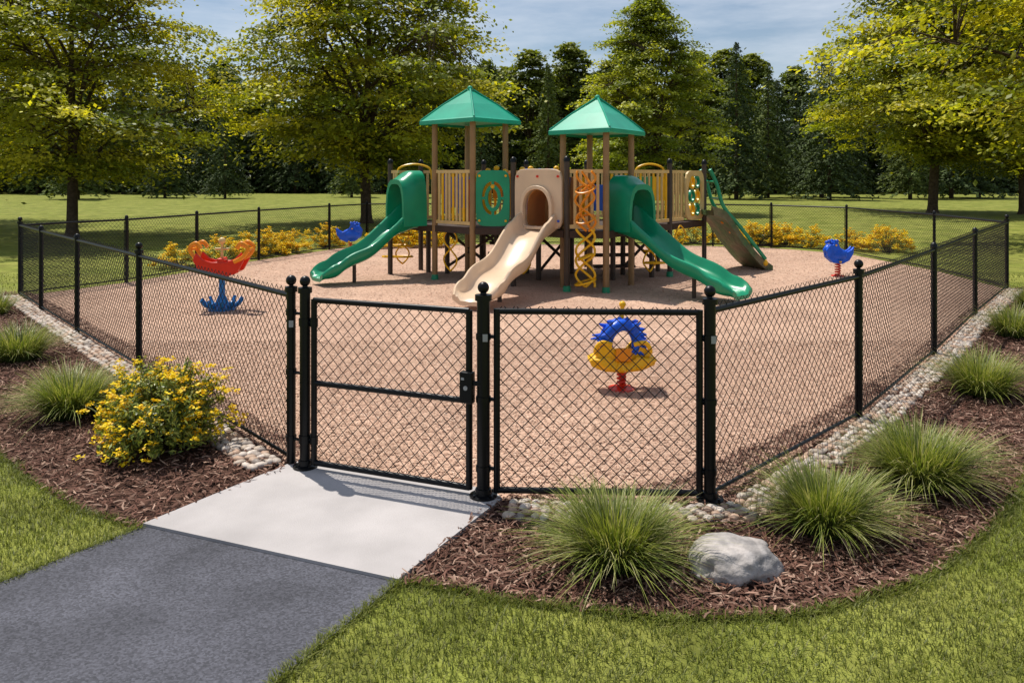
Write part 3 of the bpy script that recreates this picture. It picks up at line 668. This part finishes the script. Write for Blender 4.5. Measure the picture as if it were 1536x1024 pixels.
def shrub(loc,R,H,nl,nf,seed,key=None,fs=1):
    e=empty('flowering_shrub',(loc[0],loc[1],.005))
    if key and key in SH:
        for nm,me in SH[key]: link(bpy.data.objects.new(nm,me),e)
        return e
    A,Bm,fc=shrub_meshes(seed,R,H,nl,nf,fs)
    a=mesh_obj('leaves',A[0],A[1],M_tuft,e,cols=A[2]);b=mesh_obj('flowers',Bm[0],Bm[1],M_petal,e,cols=Bm[2])
    g=G()
    for p in fc: g.tube([(p[0]*.12,p[1]*.12,0),(p[0]*.6,p[1]*.6,p[2]*.68),tuple(p)],[.005,.003,.002],4)
    s=g.obj('stems',M_bark,e)
    if key: SH[key]=[('leaves',a.data),('flowers',b.data),('stems',s.data)]
    return e
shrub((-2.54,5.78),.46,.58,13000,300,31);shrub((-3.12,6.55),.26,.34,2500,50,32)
for i,(x,y) in enumerate([(6.4,22.9),(7.3,22.5),(8.2,22.0),(9.0,21.2),(9.6,20.4),(10.2,21.6),(-5.7,20.7),(-6.2,19.5),(-5.2,21.9),(-6.7,18.4),(-7.2,17.2),(5.3,23.2),(-2.9,22.0),(-3.6,21.7),(6.9,22.4),(7.8,22.6),(-5.9,20.1),(-2.3,22.2)]):
    e=shrub((x,y),.55,.5,1800,240,40,key='far',fs=1.8);e.rotation_euler[2]=i*1.3;sc_=.85+.3*((i*37)%10)/10;e.scale=(sc_,sc_,sc_*.95)

import bmesh
bm=bmesh.new();bmesh.ops.create_icosphere(bm,subdivisions=5,radius=1)
from mathutils import noise
for v in bm.verts:
    p=v.co.copy();d=1+.24*noise.noise(p*1.1+Vector((3,1,7)))+.09*noise.noise(p*2.7)+.03*noise.noise(p*7)
    v.co=p*d;v.co.x*=.235;v.co.y*=.175;v.co.z*=.125
    if v.co.z>.085: v.co.z=.085+(v.co.z-.085)*.55
me=bpy.data.meshes.new('boulder');bm.to_mesh(me);bm.free();me.materials.append(M_boulder);me.shade_smooth()
bo=link(bpy.data.objects.new('boulder',me));bo.location=(1.12,4.00,.035);bo.rotation_euler=(0,.05,.15)

# ------------------------------------------------------------------ trees
def broad_mesh(seed,H,th,R,tr,nc,nl,ls,cols,nlimb=11,spray=.17,lowpow=.5,droop=.2):
    rg=np.random.default_rng(seed);g=G()
    def rp(t): t=np.clip(t,0.001,.999);return R*np.minimum(1,(t/.22))**lowpow*np.minimum(1,((1-t)/.72))**.62
    lx=rg.normal(0,.12,2)
    axis=catmull([(0,0,0),(lx[0]*.5,lx[1]*.5,th*.5),(lx[0],lx[1],th),(lx[0]*2,-lx[1],th+(H-th)*.4),(0,0,H*.92)],6)
    rr=tr*np.interp(axis[:,2],[0,.25,th,H*.5,H*.92],[1.45,1.05,.85,.5,.06]);g.tube(axis,rr,9)
    LP=[]
    for i in range(nlimb):
        z0=th*.82+(H*.62-th*.82)*(i/nlimb)**1.2;ang=i*2.399+rg.uniform(-.3,.3);ez=z0+(H-z0)*rg.uniform(.28,.66);t=(ez-th)/(H-th)
        er=rp(t)*rg.uniform(.7,.92);k=np.argmin(abs(axis[:,2]-z0));s=axis[k];dd=np.array([math.cos(ang),math.sin(ang)])
        P=catmull([s,(s[0]+dd[0]*er*.25,s[1]+dd[1]*er*.25,z0+(ez-z0)*.42),(s[0]+dd[0]*er*.6,s[1]+dd[1]*er*.6,z0+(ez-z0)*.78),(s[0]+dd[0]*er,s[1]+dd[1]*er,ez)],5)
        r0=tr*.55*(1-.55*i/nlimb);g.tube(P,np.linspace(r0,.02,len(P)),6);LP.append(P)
    LPa=np.vstack(LP+[axis[axis[:,2]>th]])
    t=rg.uniform(0,1,nc)**.9;a=rg.uniform(0,6.283,nc);u=rg.uniform(.02,1,nc)**.42
    lump=1+.17*np.sin(3*a+5*t+seed)+.1*np.sin(7*a-9*t)
    rad_=rp(t)*u*lump;c=np.c_[rad_*np.cos(a),rad_*np.sin(a),th*.92+(H-th*.92)*t]
    c[:,2]-=.10*R*(u**3)*(1-t)
    for p in c:
        w=np.linalg.norm((LPa-p)*np.array([1,1,1.3]),axis=1)+np.where(LPa[:,2]>p[2],.8,0);q=LPa[np.argmin(w)]
        m=(q+p)/2+np.array([0,0,.12*np.linalg.norm(p-q)]);g.tube([q,m,p],[.028,.018,.006],4,cap=False)
    s=R*spray*rg.uniform(.7,1.35,nc)
    A=rg.normal(0,.62,(nc,nl));B=rg.normal(0,.42,(nc,nl));Cc=rg.normal(0,.12,(nc,nl))
    er=np.c_[np.cos(a),np.sin(a)];et=np.c_[-np.sin(a),np.cos(a)]
    X=c[:,0,None]+s[:,None]*(A*er[:,0,None]+B*et[:,0,None]);Y=c[:,1,None]+s[:,None]*(A*er[:,1,None]+B*et[:,1,None])
    Z=c[:,2,None]+s[:,None]*(Cc-droop*A*np.abs(A)+.0-.12*B*B)
    P=np.stack([X,Y,Z],-1).reshape(-1,3);n=len(P)
    nr=np.array([0,0,1.])+rg.normal(0,.5,(n,3))+.35*np.c_[np.repeat(er,nl,axis=0),np.zeros(n)];V,F=leafquads(P,nr,rg.uniform(.7,1.3,n)*ls,.6)
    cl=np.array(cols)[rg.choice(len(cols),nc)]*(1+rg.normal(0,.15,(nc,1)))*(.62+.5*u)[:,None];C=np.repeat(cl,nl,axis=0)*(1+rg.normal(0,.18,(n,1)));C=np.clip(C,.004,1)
    o1=g.obj('trunk_tmp',M_bark,smooth=True);o2=mesh_obj('leaves_tmp',V,F,M_leaf,cols=np.repeat(C,4,axis=0))
    m1,m2=o1.data,o2.data;bpy.data.objects.remove(o1);bpy.data.objects.remove(o2);return m1,m2
def place_tree(name,ms,loc,rot=0,s=1,parent=None,sz=None):
    if parent is None: e=empty(name,(loc[0],loc[1],0))
    else:
        e=bpy.data.objects.new(name,None);link(e,parent);e.location=(loc[0],loc[1],0)
    e.rotation_euler[2]=rot;e.scale=(s,s,sz or s)
    for nm,m in zip(('trunk','foliage'),ms): link(bpy.data.objects.new(nm,m),e)
    return e
yg=[(.31,.32,.025),(.38,.37,.03),(.21,.24,.02),(.47,.43,.04),(.14,.17,.015)]
gg_=[(.22,.26,.025),(.29,.32,.03),(.16,.20,.02),(.36,.37,.045)]
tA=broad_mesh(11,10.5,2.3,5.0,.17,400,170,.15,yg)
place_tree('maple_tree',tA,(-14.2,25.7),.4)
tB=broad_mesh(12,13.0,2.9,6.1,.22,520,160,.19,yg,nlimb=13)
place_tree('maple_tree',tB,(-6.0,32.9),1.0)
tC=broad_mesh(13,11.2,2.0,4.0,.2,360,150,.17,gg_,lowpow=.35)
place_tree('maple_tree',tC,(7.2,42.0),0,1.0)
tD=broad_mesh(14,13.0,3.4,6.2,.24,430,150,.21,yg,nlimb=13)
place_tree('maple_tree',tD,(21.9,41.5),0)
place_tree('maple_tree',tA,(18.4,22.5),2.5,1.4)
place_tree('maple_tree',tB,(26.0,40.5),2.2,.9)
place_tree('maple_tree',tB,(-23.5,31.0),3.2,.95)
def conifer(seed,H,R,nb,cols,z0=.9):
    rg=np.random.default_rng(seed);g=G();g.tube([(0,0,0),(0,0,H*.5),(0,0,H)],[.2,.12,.02],7)
    cs=[];ns=[];sz=[]
    for i in range(nb):
        t=(i/nb)**1.15;z=z0+(H-z0)*t;L=R*(1-t)**.8*rg.uniform(.65,1.12)+.15;a=i*2.399+rg.normal(0,.2);d=np.array([math.cos(a),math.sin(a)]);sd=np.array([-d[1],d[0]])
        k=int(10+L*9);s=rg.uniform(.12,1,k)**.75;w=rg.normal(0,.17,k)*L*(1.1-s)+rg.normal(0,.07,k)
        zz=z+L*(.14*s-.42*s*s)+rg.normal(0,.06,k)-abs(w)*.25
        cs.append(np.c_[d[0]*L*s+sd[0]*w,d[1]*L*s+sd[1]*w,zz]);ns.append(np.c_[np.full(k,d[0]*.5),np.full(k,d[1]*.5),np.ones(k)]+rg.normal(0,.45,(k,3)));sz.append(rg.uniform(.22,.5,k)*(.6+.4*(1-t)))
    c=np.vstack(cs);n=len(c);V,F=leafquads(c,np.vstack(ns),np.concatenate(sz),.5)
    C=np.clip(np.array(cols)[rg.choice(len(cols),n)]*(1+rg.normal(0,.2,(n,1))),.003,1)
    o1=g.obj('t',M_bark);o2=mesh_obj('l',V,F,M_needle,cols=np.repeat(C,4,axis=0));m=(o1.data,o2.data);bpy.data.objects.remove(o1);bpy.data.objects.remove(o2);return m
dk=[(.06,.088,.028),(.08,.11,.032),(.042,.063,.02)]
lt=[(.11,.145,.033),(.145,.175,.04),(.08,.11,.026)]
c1=conifer(21,13,3.4,260,dk);c2=conifer(22,14,3.0,270,lt);c3=conifer(23,12,3.9,250,dk,1.2)
b1=broad_mesh(24,15,3,4.6,.25,200,70,.42,[(.10,.135,.025),(.13,.165,.03),(.07,.10,.02)],nlimb=8,spray=.2)
b2=broad_mesh(25,16,4,4.2,.25,200,70,.42,[(.15,.18,.03),(.12,.15,.025),(.19,.215,.035)],nlimb=8,spray=.2)
for i,(px,Y,s,m) in enumerate([(-30.5,70,.72,c1),(-24.5,68,.62,c3),(-14.5,72,.70,c2),(-2.5,64,.62,c1),(3.0,66,.80,c2),(18.6,66,1.0,c1),(22.5,70,.85,c2),(28.0,72,1.12,c3),(33,66,.85,c2),(11.5,74,.8,c3),(-36,66,.9,c2),(41,70,1.0,c1),(-8.5,70,.66,c3),(25.5,64,.9,c1),(37.5,68,.95,c3)]):
    place_tree('spruce_tree',m,(px,Y),i*1.7,s)
fo=empty('distant_forest')
frg=np.random.default_rng(5);kinds=[c1,c2,c3,b1,b2]
for row,(Y,step,kp) in enumerate([(86,4.6,[.35,.25,.3,.04,.06]),(94,4.6,[.25,.2,.2,.18,.17]),(104,4.2,[.1,.1,.05,.4,.35])]):
    x=-105.
    while x<105:
        k=frg.choice(5,p=kp);s=frg.uniform(.72,1.05)*(1+.07*row)
        place_tree('forest_tree',kinds[k],(x+frg.normal(0,.8),Y+frg.normal(0,2)),frg.uniform(0,6.28),s,parent=fo)
        x+=step*frg.uniform(.8,1.2)
for x,y,s in((2,88,.98),(6.5,90,1.05),(-3,92,1.0),(11,90,.98),(-9,92,1.0),(24,90,1.0)): place_tree('forest_tree',b1 if int(x)%2 else b2,(x,y),x,s,parent=fo)
n=60000;c=np.c_[frg.uniform(-115,115,n),frg.uniform(88,110,n),frg.uniform(0,1,n)**1.2*8];V,F=leafquads(c,frg.normal(0,.6,(n,3))+np.array([0,-.3,.8]),frg.uniform(.6,1.3,n),.6)
C=np.array([(.035,.05,.015),(.05,.068,.018),(.022,.032,.011)])[frg.choice(3,n)];mesh_obj('undergrowth',V,F,M_needle,fo,cols=np.repeat(C,4,axis=0))

# ------------------------------------------------------------------ light, sky, camera
sd=Vector((-.28,.33,.90)).normalized()
sun=bpy.data.lights.new('sun','SUN');sun.energy=5.0;sun.angle=rad(.53);sun.color=(1,.945,.86)
so=link(bpy.data.objects.new('sun',sun));so.rotation_euler=sd.to_track_quat('Z','Y').to_euler();so.location=(-5,5,20)
w=bpy.data.worlds.new('World');scene.world=w;w.use_nodes=True;nt=w.node_tree;N=nt.nodes;L=nt.links
bg=N['Background'];sky=N.new('ShaderNodeTexSky');sky.sky_type='NISHITA';sky.sun_disc=False;sky.sun_elevation=math.asin(sd.z);sky.sun_rotation=math.atan2(sd.x,sd.y)
sky.air_density=1.0;sky.dust_density=.8;sky.ozone_density=1.5
tc=N.new('ShaderNodeTexCoord');mp=N.new('ShaderNodeMapping');mp.inputs['Scale'].default_value=(1.2,1.2,6.0);nz=N.new('ShaderNodeTexNoise');nz.inputs['Scale'].default_value=2.6;nz.inputs['Detail'].default_value=9;nz.inputs['Roughness'].default_value=.62
L.new(tc.outputs['Generated'],mp.inputs[0]);L.new(mp.outputs[0],nz.inputs['Vector'])
mr=N.new('ShaderNodeMapRange');mr.inputs[1].default_value=.38;mr.inputs[2].default_value=.74;mr.inputs[3].default_value=.05;mr.inputs[4].default_value=.8;L.new(nz.outputs['Fac'],mr.inputs[0])
mx=N.new('ShaderNodeMix');mx.data_type='RGBA';L.new(mr.outputs[0],mx.inputs[0]);L.new(sky.outputs[0],mx.inputs[6]);mx.inputs[7].default_value=(8.4,9.0,9.9,1)
L.new(mx.outputs[2],bg.inputs[0]);bg.inputs[1].default_value=.095
cam=bpy.data.cameras.new('camera');cam.lens=28;cam.sensor_width=36;cam.shift_y=-249/1536;cam.clip_end=3000;cam.clip_start=.05
co=link(bpy.data.objects.new('camera',cam));co.location=(0,0,1.98);co.rotation_euler=(rad(90),0,0);scene.camera=co
scene.view_settings.view_transform='Standard';scene.view_settings.look='None';scene.view_settings.exposure=0
